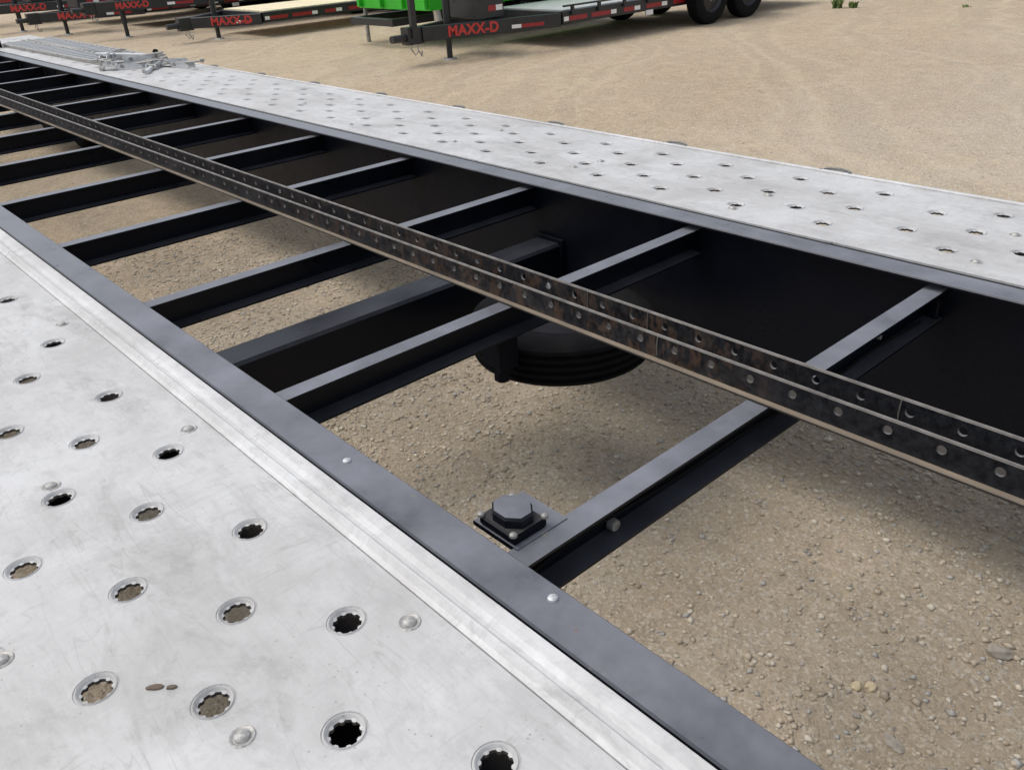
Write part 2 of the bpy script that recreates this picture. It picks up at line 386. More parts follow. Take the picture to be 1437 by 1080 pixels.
me_gus = gus.mesh('gusset', MT['black'])
q = MB(); q.tube([(.001+i*FW/9, -.5335+.0008*math.sin(i*2.1), ZM1+.0012) for i in range(10)], .0024, 6)
me_fil = q.mesh('weld_bead', MT['black'], True)
q = MB(); q.tube([(FW-.006, -1.7545, ZM0+.008+i*.0065) for i in range(9)], .003, 6)
me_fil2 = q.mesh('weld_bead', MT['black'], True)
members = []
for k in range(-1, 10):
    x = MX0+MS*k
    o = inst(me_cross, 'cross_member', T, (x, 0, 0)); members.append(o)
    inst(me_gus, 'gusset', o, (FW-.009, -1.756, ZM1-.008))
    inst(me_fil, 'weld_bead', o); inst(me_fil2, 'weld_bead', o)
    inst(me_outn, 'outrigger', T, (x, 0, 0)); inst(me_outf, 'outrigger', T, (x, 0, 0))
x = MX0+MS*10
while x < XB-.15:
    inst(me_cross, 'cross_member', T, (x, 0, 0)); inst(me_outn, 'outrigger', T, (x, 0, 0)); inst(me_outf, 'outrigger', T, (x, 0, 0)); x += MS
M5 = members[1]

# box tube cross beam slung lower
mb = MB(); mb.box(2.53*S, 2.53*S+.105, -1.755, -.504, DECK-.43*S, DECK-.25*S, .008)
bt = mb.build('box_beam', MT['rail'], T)
mb = MB(); mb.box(2.53*S-.010, 2.53*S+.115, -1.764+.012, -1.74, DECK-.44*S, DECK-.235*S); mb.build('end_plate', MT['black'], bt)

# ------------------------------------------------------------------ perforated runways
R_IN = .0245
def rim_mesh():
    """embossed ring with an eight-lobed hole"""
    n = 64; mb = MB(); rows = []
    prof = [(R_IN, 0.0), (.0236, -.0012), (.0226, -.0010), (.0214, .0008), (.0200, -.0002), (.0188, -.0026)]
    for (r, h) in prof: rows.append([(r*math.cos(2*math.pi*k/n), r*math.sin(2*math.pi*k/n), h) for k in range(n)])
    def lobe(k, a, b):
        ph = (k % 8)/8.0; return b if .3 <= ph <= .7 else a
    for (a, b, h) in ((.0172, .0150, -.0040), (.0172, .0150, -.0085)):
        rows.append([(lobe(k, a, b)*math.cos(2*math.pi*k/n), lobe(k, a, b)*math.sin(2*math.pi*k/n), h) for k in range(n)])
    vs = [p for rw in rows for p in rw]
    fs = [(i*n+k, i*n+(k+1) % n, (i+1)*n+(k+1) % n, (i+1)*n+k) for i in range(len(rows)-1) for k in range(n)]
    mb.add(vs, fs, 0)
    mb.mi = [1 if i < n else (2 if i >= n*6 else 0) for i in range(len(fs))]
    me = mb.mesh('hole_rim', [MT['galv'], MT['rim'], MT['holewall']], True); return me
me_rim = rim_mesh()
bz = MB(); bz.lathe([(.0005, .0052), (.0055, .0048), (.0078, .0030), (.0090, .0006), (.0092, -.0015)], (0, 0, 0), 2, 20)
bz.lathe([(.0096, .0), (.0128, .0012), (.0142, .0002), (.0144, -.0025)], (0, 0, 0), 2, 24)
me_rivet = bz.mesh('rivet', MT['rivet'], True)

def plate(x0, x1, y0, y1, holes, z, rivets=(), skirt=.03):
    """deck sheet with real round openings; holes: (x, y) centres"""
    mb = MB(); cols = {}
    for hx, hy in holes: cols.setdefault(round(hx, 4), []).append(hy)
    xs = sorted(cols)
    if not xs: mb.box(x0, x1, y0, y1, z-skirt, z); o = mb.build('deck_plate', MT['galv'], T); return o
    bx = [x0]+[(a+b)/2 for a, b in zip(xs, xs[1:])]+[x1]
    N = 32
    for i, hx in enumerate(xs):
        ysl = sorted(cols[hx]); by = [y0]+[(a+b)/2 for a, b in zip(ysl, ysl[1:])]+[y1]
        for j, hy in enumerate(ysl):
            xa, xb, ya, yb = bx[i], bx[i+1], by[j], by[j+1]
            ang = sorted({round(2*math.pi*k/N, 6) for k in range(N)} | {round(math.atan2(cy-hy, cx-hx) % (2*math.pi), 6) for cx in (xa, xb) for cy in (ya, yb)})
            inn, out = [], []
            for a in ang:
                c, s = math.cos(a), math.sin(a)
                tx = ((xb-hx)/c if c > 1e-9 else (xa-hx)/c if c < -1e-9 else 1e9); ty = ((yb-hy)/s if s > 1e-9 else (ya-hy)/s if s < -1e-9 else 1e9)
                t = min(tx, ty); inn.append((hx+(R_IN+.0001)*c, hy+(R_IN+.0001)*s, z)); out.append((hx+t*c, hy+t*s, z))
            m = len(ang)
            mb.add(inn+out, [(k, (k+1) % m, m+(k+1) % m, m+k) for k in range(m)])
    g = .0012
    for (a, b) in (((x0+g, y0), (x1-g, y0)), ((x1-g, y0), (x1-g, y1)), ((x1-g, y1), (x0+g, y1)), ((x0+g, y1), (x0+g, y0))):
        mb.add([(a[0], a[1], z), (b[0], b[1], z), (b[0], b[1], z-skirt), (a[0], a[1], z-skirt)], [(0, 1, 2, 3)])
    o = mb.build('deck_plate', MT['galv'], T)
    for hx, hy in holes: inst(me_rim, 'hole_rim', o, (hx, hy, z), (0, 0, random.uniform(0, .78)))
    for rx, ry in rivets: inst(me_rivet, 'rivet', o, (rx, ry, z))
    return o

# near runway
ZN = DECK-.014
kz = (1.4-ZN)/.7                                            # survey points were taken on the rail-top plane
A = [-.455, -.22, .015]; B = [-.334, -.10]
nc = [(.23, A), (.42, B), (.614, A), (.805, B), (.99, A), (1.146, B), (1.335, A), (1.54, B), (1.728, A), (1.919, B), (2.106, A),
      (2.378, B), (2.565, A), (2.80, B), (3.054, A), (3.25, B), (3.44, A), (3.63, B), (3.82, A)]
def build_near():
    yE0, yE1 = -.408, .090
    seams = [-1.7, 0.13, 2.245, 4.0]
    for i in range(len(seams)-1):
        a, b = seams[i]*S*kz, seams[i+1]*S*kz
        hs_ = [(x*S*kz, y*S*kz) for x, r in nc for y in r if a < x*S*kz < b]
        rv = [(x*S*kz, y*S*kz) for x, y in [(.912, -.527), (.901, -.223), (1.318, -.008), (1.792, -.53), (1.787, -.222), (2.691, -.518), (2.69, -.223)] if a < x*S*kz < b]
        plate(a, b, yE0, yE1, hs_, ZN, rv)
    x = 4.0*S*kz
    while x < XB-.05:
        x2 = min(x+1.3, XB); plate(x+.002, x2, yE0, yE1, [(x+.13*k, y*S) for k in range(1, 10) for y in (A if k % 2 else B) if x+.13*k < x2-.05], ZN); x = x2
    # raised edge strip between plate and rail, bevelled down to the plate
    zt = DECK-.004
    pr = [(-.4635, zt-.001), (-.4625, zt), (-.445, zt-.0005), (-.436, zt-.0032), (-.430, zt-.0030), (-.4262, zt+.0004), (-.4225, zt), (-.4165, ZN+.0030), (-.4120, ZN+.0012), (-.4098, ZN+.0006), (-.4094, ZN-.003), (-.4094, ZN-.008), (-.4635, zt-.03)]
    for a, b in ((XA, 3.62*S-.001), (3.62*S+.001, 6.2), (6.202, XB)):
        mb = MB(); mb.extr(pr, 0, a, b); mb.build('edge_strip', MT['galv2'], T)
build_near()
mb = MB(); mb.box(.585, .70, -.40, -.19, .615, .622, .001); mb.build('added_blocker', MT['black'], T)  # unseen plate added below the runway so the hole above reads black

# far runway
ZF = DECK-.004
Af = [-2.75, -2.975, -3.205]; Bf = [-2.862, -3.095]
fc = [(-.05, Af), (.14, Bf), (.33, Af), (.52, Bf), (.83, Bf), (1.018, Af), (1.203, Bf), (1.455, Af), (1.63, Bf), (1.82, Af), (2.0, Bf), (2.19, Af), (2.375, Bf), (2.545, Af),
      (2.725, Bf), (2.906, Af), (3.09, Bf), (3.30, Af), (3.476, Bf), (3.655, Af), (3.84, Bf), (4.01, Af), (4.2, Bf), (4.375, Af), (4.56, Bf),
      (4.78, Af), (4.975, Bf), (5.155, Af), (5.34, Bf), (5.53, Af), (5.71, Bf), (5.90, Af), (6.1, Bf)]
x = 6.32; kk = 0
while x < 13.3: fc.append((x, Af if kk % 2 == 0 else Bf)); x += .184; kk += 1
def build_far():
    y0, y1 = -3.345*S, -2.594*S
    seams = [-1.5, .67, 1.33, 3.195, 4.67, 6.21, 8.0, 9.9, 11.8, XB/S]
    small = [(1.80, -2.70), (2.72, -2.78), (2.69, -2.93), (1.79, -2.925), (3.6, -2.78), (3.59, -3.1), (4.48, -2.70), (.905, -2.70), (.91, -3.02), (5.37, -2.9)]
    for i in range(len(seams)-1):
        a, b = seams[i]*S, seams[i+1]*S
        hs_ = [(q*S, y*S) for q, r in fc for y in r if a+.03 < q*S < b-.03]
        plate(a, b, y0, y1, hs_, ZF, [(q*S, y*S) for q, y in small if a < q*S < b], .005)
    mb = MB(); mb.extr([(y0-.001, ZF-.03), (y0-.001, ZF+.004), (y0-.004, ZF+.006), (y0-.012, ZF+.006), (y0-.014, ZF+.003), (y0-.014, ZF-.05)], 0, XA, XB)
    mb.build('edge_strip', MT['galv2'], T)
build_far()
mb = MB(); mb.box(XA, XB, -1.828, -1.774, DECK-.018, DECK-.012); mb.build('gap_strip', MT['black'], T)  # black strip below the gap between far rail and runway

# half-round tie-down rings along the outer edge of the far runway
def ring_mesh():
    mb = MB(); pts = []
    for k in range(13):
        a = math.pi*k/12; pts.append((.044*math.cos(a), -.004-.022*math.sin(a), .004+.003*math.sin(a)))
    mb.tube(pts, .005, 8); mb.box(-.040, .040, -.018, -.002, .0, .003); mb.box(-.058, .058, -.002, .006, -.03, .004)
    for sx in (-1, 1): mb.lathe([(.001, .008), (.008, .007), (.009, 0)], (sx*.052, .008, 0), 2, 10)
    return mb.mesh('tie_down_ring', MT['ringsteel'], True)
me_ring = ring_mesh()
for q in [.05, .90, 1.75, 2.6, 3.44, 4.3, 5.15, 6.04, 6.9, 7.8, 8.7, 9.6]:
    inst(me_ring, 'tie_down_ring', T, (q*S, -3.37*S, ZF+.001), scale=(.9, .8, .7))

# bolts in the near side rail
bz = MB(); bz.lathe([(.0005, .0042), (.0042, .0039), (.0062, .0024), (.0066, .0)], (0, 0, 0), 2, 18)
me_bolt = bz.mesh('bolt', MT['boltzinc'], True)
bz = MB(); bz.lathe([(.0005, .0042), (.0042, .0039), (.0062, .0024), (.0066, .0)], (0, 0, 0), 2, 18)
me_bolt2 = bz.mesh('bolt', MT['dirtysteel'], True)
for (q, y) in [(1.399, -.7156), (.783, -.7305)]: inst(me_bolt, 'bolt', near_beam, (q*S, y*S, DECK))

# ------------------------------------------------------------------ punched centre track
def wall(yi, yo, zt, zb, hz, r, x0, x1, ph, pitch, name, mat, parent):
    """vertical punched plate between y=yi (faces us) and y=yo with round holes right through it"""
    mb = MB(); N = 16; n0 = math.ceil((x0-ph)/pitch+.5); n1 = math.floor((x1-ph)/pitch-.5)
    for k in range(n0, n1+1):
        cx = ph+k*pitch; xa, xb = cx-pitch/2, cx+pitch/2
        if k == n0: xa = x0
        if k == n1: xb = x1
        ang = sorted({round(2*math.pi*j/N, 6) for j in range(N)} | {round(math.atan2(cz-hz, c-cx) % (2*math.pi), 6) for c in (xa, xb) for cz in (zb, zt)})
        I, O = [], []
        for a in ang:
            c, s = math.cos(a), math.sin(a)
            tx = ((xb-cx)/c if c > 1e-9 else (xa-cx)/c if c < -1e-9 else 1e9); tz = ((zt-hz)/s if s > 1e-9 else (zb-hz)/s if s < -1e-9 else 1e9)
            t = min(tx, tz); I.append((cx+r*c, hz+r*s)); O.append((cx+t*c, hz+t*s))
        m = len(ang)
        v = [(p[0], yi, p[1]) for p in I]+[(p[0], yi, p[1]) for p in O]+[(p[0], yo, p[1]) for p in I]+[(p[0], yo, p[1]) for p in O]
        for i in range(m):
            j = (i+1) % m
            mb.add([], [])
        o = len(mb.v); mb.v += v
        for i in range(m):
            j = (i+1) % m
            for q, mi in (((i, j, m+j, m+i), 0), ((2*m+i, 3*m+i, 3*m+j, 2*m+j), 0), ((i, 2*m+i, 2*m+j, j), 1)):
                mb.f.append(tuple(o+e for e in q)); mb.mi.append(mi)
    me = bpy.data.meshes.new(name); me.from_pydata(mb.v, [], mb.f)
    for mm in mat: me.materials.append(mm)
    me.polygons.foreach_set('material_index', mb.mi); me.update()
    o = bpy.data.objects.new(name, me); COL.objects.link(o); o.parent = parent; return o
CT = bpy.data.objects.new('centre_track', None); COL.objects.link(CT); CT.parent = T
ZT = DECK+.0315
yn, yf, wt = -1.565*S, -1.665*S, .0055
pitch = .1125*S; ph = .399*S
zb0 = ZM1+.0005
wall(yn, yn-wt, ZT, zb0, DECK+.0190*S, .0074, XA+.1, XB-.2, ph, pitch, 'punched_plate', [MT['track'], MT['trackedge']], CT)
wall(yf, yf-wt, ZT, zb0, DECK+.0165*S, .0076, XA+.1, XB-.2, ph, pitch, 'punched_plate', [MT['track'], MT['trackedge']], CT)
for y in (yn, yf):
    mb = MB(); mb.extr([(y+.0006, ZT-.0018), (y-.0006, ZT+.0006), (y-wt+.0006, ZT+.0006), (y-wt-.0006, ZT-.0018), (y-wt-.0006, ZT-.0024), (y+.0006, ZT-.0024)], 0, XA+.1, XB-.2)
    mb.build('top_edge', MT['trackedge'], CT)
mb = MB(); mb.extr([(yn+.0005, zb0), (yn+.0095, zb0), (yn+.011, zb0+.002), (yn+.011, zb0+.0045), (yn+.009, zb0+.006), (yn+.0005, zb0+.0065)], 0, XA+.1, XB-.2)
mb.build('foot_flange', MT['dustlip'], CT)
mb = MB(); mb.extr([(yf-wt-.0005, zb0), (yf-wt-.016, zb0), (yf-wt-.016, zb0+.005), (yf-wt-.0005, zb0+.006)], 0, XA+.1, XB-.2)
mb.build('foot_flange', MT['dirtysteel'], CT)
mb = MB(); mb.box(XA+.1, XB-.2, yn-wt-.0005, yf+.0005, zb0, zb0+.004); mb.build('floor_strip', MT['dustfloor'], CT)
for q in (.645, 1.24, 1.355, 1.58):                            # weld beads crossing the punched plates
    y = yn if q in (1.24,) else yf
    mb = MB(); mb.tube([(q*S, y+.001, zb0+.012), (q*S+.001, y+.0014, (zb0+ZT)/2), (q*S, y+.001, ZT-.003)], .0013, 6)
    mb.build('weld_bead', MT['trackedge'], CT, True)

# ------------------------------------------------------------------ bracket with capped block on the first cross member
br = bpy.data.objects.new('mounting_bracket', None); COL.objects.link(br); br.parent = T
cx, cy = .703, -.588
mb = MB(); mb.box(.660, .752, -.650, -.557, ZM1-.006, ZM1+.0015, .0015); mb.build('base_plate', MT['rail'], br)
mb = MB(); mb.box(cx-.034, cx+.034, cy-.030, cy+.030, ZM1+.0018, ZM1+.017, .003); mb.build('block', MT['black'], br)
mb = MB()
oc = lambda r, z, ry: [(cx+r*math.cos(math.pi/8+k*math.pi/4)*1.05, cy+ry*math.sin(math.pi/8+k*math.pi/4), z) for k in range(8)]
rings = [oc(.031, ZM1+.0172, .027), oc(.031, ZM1+.029, .027), oc(.0285, ZM1+.033, .0245), oc(.012, ZM1+.0345, .010)]
vs = [p for rg in rings for p in rg]
mb.add(vs, [(i*8+k, i*8+(k+1) % 8, (i+1)*8+(k+1) % 8, (i+1)*8+k) for i in range(3) for k in range(8)]+[tuple(24+k for k in range(8))])
mb.build('cap', MT['rail'], br)
for sx in (-1, 1):
    for sy in (-1, 1): inst(me_bolt2, 'bolt', br, (cx+sx*.0325, cy+sy*.0285, ZM1+.017), scale=(.85, .85, 1.3))
# wiring and fittings inside the first cross member channel
mb = MB(); pts = [(MX0+.024+.004*math.sin(t*9), -.52-t, ZM0+.022+.012*math.sin(t*5)+.006*math.sin(t*14)) for t in [i*.03 for i in range(0, 40)]]
mb.tube(pts, .0035, 6); mb.build('cable', MT['rubber'], M5, True, (-MX0, 0, 0))
def fitting(y, z, r, l, mat, name='clip'):
    mb = MB(); mb.lathe([(.0005, -l), (r*.9, -l), (r, -l*.8), (r, 0), (r*.7, .001)], (0, y, z), 0, 16); o = mb.build(name, mat, M5, True, (.030, 0, 0)); return o
fitting(-.735, ZM0+.020, .0095, .012, MT['dirtysteel']); fitting(-.752, ZM1-.016, .006, .012, MT['dirtysteel'])
fitting(-.565, ZM0+.020, .005, .010, MT['mud']); fitting(-1.49, ZM1-.022, .005, .02, MT['dirtysteel'])
mb = MB(); mb.box(.006, .034, -1.756, -1.735, ZM0+.006, ZM0+.045, .004); mb.build('corner_weld', MT['black'], M5)
# small white cable clip on the second cross member
mb = MB(); mb.box(FW, FW+.010, -1.150, -1.138, ZM1-.006, ZM1+.006, .002); mb.build('clip', MT['white'], members[2])
mb = MB(); mb.tube([(FW+.006, -1.155, ZM1-.002), (FW+.006, -1.185, ZM1-.002)], .004, 8); mb.build('clip', MT['rubber'], members[2])

# ------------------------------------------------------------------ spare wheel slung flat below the frame
SW = bpy.data.objects.new('spare_wheel', None); COL.objects.link(SW); SW.parent = T; SW.location = (2.075*S, -2.04*S, DECK-.44*S)
def tyre_prof(R, wd):
    p = [(R*.60, .02*wd), (R*.66, -.0), (R*.80, -.005), (R*.93, .03*wd), (R*.985, .09*wd)]
    for k in range(4):                                       # four circumferential grooves
        c = wd*(.22+.187*k); g_ = wd*.055; p += [(R, c-g_), (R-.009, c-g_*.7), (R-.009, c+g_*.7), (R, c+g_)]
    p += [(R*.985, .91*wd), (R*.93, .97*wd), (R*.80, wd+.005), (R*.66, wd), (R*.60, .98*wd)]
    return p
def tyre(R, wd, ax, n=48):
    mb = MB(); mb.lathe(tyre_prof(R, wd), (0, 0, 0), ax, n); return mb.mesh('tyre', MT['rubber'], True)
inst(tyre(.240, .112, 2, 64), 'tyre', SW)
mb = MB(); mb.lathe([(.139, .01), (.133, .02), (.10, .05), (.04, .05), (.001, .05)], (0, 0, 0), 2, 32); mb.lathe([(.139, .105), (.133, .095), (.10, .07), (.04, .07), (.001, .07)], (0, 0, 0), 2, 32)
mb.build('rim', MT['black'], SW, True)
hb = MB()
bx, by, bzz = 1.96*S, -1.62*S, DECK-.39*S
hb.box(bx-.005, bx+.075, by-.060, by-.053, bzz+.030, bzz+.115); hb.box(bx-.005, bx+.002, by-.053, by+.0, bzz+.030, bzz+.115)
hb.box(bx+.002, bx+.055, by-.008, by+.0, bzz+.04, bzz+.112); hb.box(bx+.005, bx+.04, by-.045, by-.012, bzz-.005, bzz+.10, .008); hb.box(bx-.01, bx+.02, by-.07, by+.01, bzz+.11, ZM0+.002)
hb.build('hanger_bracket', MT['black'], T)

# road wheels under both runways and the two ends of the frame
me_rw = tyre(.285, .18, 1, 40)
rimb = MB(); rimb.lathe([(.172, .01), (.165, .03), (.10, .05), (.03, .03), (.001, .03)], (0, 0, 0), 1, 28); rimb.lathe([(.172, .17), (.10, .12), (.001, .12)], (0, 0, 0), 1, 28)
me_rwr = rimb.mesh('rim', MT['dirtysteel'], True)
for xw in (7.4, 8.2):
    for yw in (-2.14, -.30):
        h = bpy.data.objects.new('wheel', None); COL.objects.link(h); h.parent = T; h.location = (xw, yw, .285)
        inst(me_rw, 'tyre', h); inst(me_rwr, 'rim', h)
    mb = MB(); mb.tube([(xw, -2.05, .285), (xw, -.2, .285)], .03, 10); mb.build('axle', MT['black'], T, True)
for xe in (XB, XA-.05):
    mb = MB(); mb.box(xe+.001, xe+.05, -2.35, .08, DECK-.13, DECK-.015, .004); mb.build('end_beam', MT['rail'], T)
mb = MB(); mb.box(8.55, 8.61, -1.90, -1.84, DECK-.002, DECK+.11, .004); mb.build('corner_post', MT['black'], T)

# flakes of dried mud on the near plate
for (q, y, r, lb) in [(1.080, -.168, .0040, 'larger brown mud flake on the near pale runway, between two scalloped holes'), (1.062, -.186, .0026, 'smaller brown mud flake on the near pale runway, just beside a larger flake')]:
    mb = MB(); rng = random.Random(int(q*1000)); n = 9
    top = [(r*(1+.5*rng.random())*math.cos(6.283*k/n)*1.9, r*(1+.4*rng.random())*math.sin(6.283*k/n)*.8, .0018) for k in range(n)]
    bot = [(a*1.1, b*1.1, 0) for a, b, c in top]
    mb.add(top+bot, [tuple(range(n))]+[(k, n+k, n+(k+1) % n, (k+1) % n) for k in range(n)])
    o = mb.build('mud_flake', MT['mud'], None, False, (q*S*kz, y*S*kz, ZN+.0004)); o.rotation_euler = (0, 0, .9)
    tag(o, lb, 'mud flake', 'mud flakes on the runway')

# ------------------------------------------------------------------ things lying on the far runway
def ladder_ramp(loc, rz, L, W, label):
    t = thing('loading_ramp', label, 'ramp', loc, rz, 'metal ramps stacked on the far runway')
    for sy in (-1, 1):
        mb = MB(); mb.box(-L/2, L/2, sy*W/2-.010, sy*W/2+.010, 0, .024, .003); mb.build('side_bar', MT['dirtysteel'], t)
    mb = MB(); mb.box(-.012, .012, -W/2+.010, W/2-.010, .004, .020, .003); me = mb.mesh('rung', MT['greydeck'])
    n = int(L/.11)
    for k in range(n): inst(me, 'rung', t, (-L/2+.06+(L-.12)*k/(n-1), 0, 0))
    return t
ladder_ramp((7.55, -2.05, ZF+.001), .02, 2.5, .20, 'pale grey ladder ramp lying flat on the far runway, nearer the middle frame')
ladder_ramp((7.45, -2.25, ZF+.001), -.01, 2.7, .17, 'pale grey ladder ramp lying flat along the outer edge of the far runway')
def ratchet():
    t = thing('ratchet_binder', 'x', 'ratchet', (0, 0, 0), 0, 'ratchet binders heaped on the far runway')
    mb = MB()
    for sy in (-1, 1): mb.extr([(-.09, 0), (.07, 0), (.10, .02), (.09, .045), (-.05, .05), (-.09, .03)], 1, sy*.030-.003, sy*.030+.003)
    mb.build('frame', MT['zinc'], t)
    mb = MB(); mb.tube([(.05, -.034, .028), (.05, .034, .028)], .016, 10); mb.build('drum', MT['dirtysteel'], t, True)
    mb = MB(); mb.tube([(-.03, -.024, .045), (-.16, -.024, .055), (-.175, 0, .056), (-.16, .024, .055), (-.03, .024, .045)], .007, 7); mb.build('handle', MT['dirtysteel'], t, True)
    mb = MB(); mb.box(.05, .20, -.022, .022, .008, .016, .002); mb.box(.19, .215, -.026, .026, .0, .03, .004); mb.build('strap_end', MT['tarp'], t)
    return t
spots = [(5.30, -2.24, 0, .3, 'flat zinc ratchet binder at the right-hand tip of the heap on the far runway'),
         (5.46, -2.12, 0, 2.5, 'second zinc ratchet binder from the right-hand tip of the heap'),
         (5.60, -2.02, 0, .9, 'zinc ratchet binder lying nearest the middle frame at the right of the heap'),
         (5.72, -2.17, 0, 1.9, 'zinc ratchet binder at the centre of the heap, beneath the black knob'),
         (5.86, -2.00, 0, 3.4, 'zinc ratchet binder left of the heap centre, nearer the middle frame'),
         (5.95, -2.20, 0, .4, 'zinc ratchet binder between the heap centre and the ladder ramps'),
         (5.66, -2.10, .052, 1.2, 'zinc ratchet binder resting on top of the heap'),
         (6.05, -2.06, .046, 2.2, 'zinc ratchet binder resting on the ends of the ladder ramps'),
         (5.50, -2.26, 0, 4.2, 'zinc ratchet binder at the outer edge of the far runway, right of the knob')]
r0 = ratchet()
for i, (x, y, z, a, lb) in enumerate(spots):
    o = r0 if i == 0 else copy_tree(r0)
    o.location = (x+.34, y, ZF+.001+z*.6); o.rotation_euler = (0, 0, a); o.scale = (.9, .9, .72); o['label'] = lb
kb = thing('crank_knob', 'black round knob on a short grey tube standing up out of the ratchet heap', 'knob', (6.05, -2.24, ZF-.02)); kb.scale = (.75, .75, .8)
mb = MB(); mb.tube([(0, 0, .055), (0, 0, .09)], .012, 10); mb.box(-.10, .10, -.03, .03, .052, .060, .003); mb.build('shaft', MT['dirtysteel'], kb, True)
mb = MB(); mb.lathe([(.001, .135), (.018, .130), (.026, .115), (.022, .098), (.012, .09), (.001, .09)], (0, 0, 0), 2, 16); mb.build('knob', MT['rubber'], kb, True)
for i, (x, y, rz, L, lb) in enumerate([(6.3, -2.12, .35, .55, 'grey steel bar lying across the left part of the ratchet heap'), (5.72, -2.06, -.5, .34, 'short grey steel bar lying right of the ratchet heap')]):
    mb = MB(); mb.box(-L/2, L/2, -.014, .014, 0, .022, .004)
    o = mb.build('steel_bar', MT['greydeck'], None, False, (x, y, ZF+(.040 if i == 0 else .001))); o.rotation_euler = (0, 0, rz); tag(o, lb, 'bar', 'steel bars on the far runway')

# ------------------------------------------------------------------ stones one can pick out on the ground
def rock(x, y, sx, sy, sz, rz, mat, label, seed):
    rng = random.Random(seed); bm = bmesh.new(); bmesh.ops.create_icosphere(bm, subdivisions=2, radius=1)
    for v in bm.verts: v.co *= 1+rng.uniform(-.16, .16); v.co.x *= sx; v.co.y *= sy; v.co.z *= sz
    me = bpy.data.meshes.new('rock'); bm.to_mesh(me); bm.free(); me.materials.append(mat)
    o = bpy.data.objects.new('rock', me); COL.objects.link(o); o.location = (x, y, sz*.35); o.rotation_euler = (0, 0, rz); tag(o, label, 'rock', 'larger stones on the dirt')
RG = m_flat('stone_grey_brown', (.40, .355, .30), .9, 0, .25, 40, .004); RY = m_flat('stone_pale_yellow', (.66, .55, .36), .9, 0, .2, 50, .003)
rock(.31, -1.56, .026, .017, .014, .5, RG, 'flat grey stone on the dirt close to the right edge of the picture', 1)
rock(.475, -1.275, .010, .013, .007, .2, RY, 'pale yellow stone on the dirt at the lower right, left one of a touching pair', 2)
rock(.455, -1.295, .012, .011, .007, 1.2, RY, 'pale yellow stone on the dirt at the lower right, right one of a touching pair', 5)
rock(.36, -1.20, .022, .012, .007, -.4, RG, 'half-buried brown stone with a shaded edge near the bottom right corner', 3)
rock(.44, -1.21, .009, .007, .005, .4, RG, 'tiny dark stone just below the pale yellow pair', 4)

# ------------------------------------------------------------------ trailers parked across the yard
FONT_CACHE = {}
def text_mesh(txt, size, bold=.0):
    key = (txt, size, bold)
    if key in FONT_CACHE: return FONT_CACHE[key]
    cu = bpy.data.curves.new('lettering', 'FONT'); cu.body = txt; cu.size = size; cu.extrude = .002; cu.offset = bold
    cu.align_y = 'CENTER'; cu.space_character = 1.05; cu.materials.append(MT['letter'])
    o = bpy.data.objects.new('lettering', cu); COL.objects.link(o)
    bpy.context.view_layer.update()
    dg = bpy.context.evaluated_depsgraph_get(); me = bpy.data.meshes.new_from_object(o.evaluated_get(dg)); me.name = 'lettering'
    bpy.data.objects.remove(o); FONT_CACHE[key] = me; return me

me_bt = tyre(.37, .20, 0, 40)
def wheel_parts():
    rb = MB(); rb.lathe([(.224, .01), (.215, .03), (.19, .05), (.12, .035), (.07, .02), (.001, .02)], (0, 0, 0), 0, 28); rb.lathe([(.224, .19), (.12, .15), (.001, .15)], (0, 0, 0), 0, 20)
    a = rb.mesh('rim', MT['trailer'], True)
    hb = MB(); hb.lathe([(.001, -.035), (.03, -.033), (.038, -.02), (.04, .02)], (0, 0, 0), 0, 16)
    for k in range(6):
        c, s_ = math.cos(k*math.pi/3), math.sin(k*math.pi/3); hb.lathe([(.001, -.012), (.008, -.01), (.01, .03)], (0, .075*c, .075*s_), 0, 8)
    return a, hb.mesh('hub', MT['zinc'], True)
me_brim, me_bhub = wheel_parts()

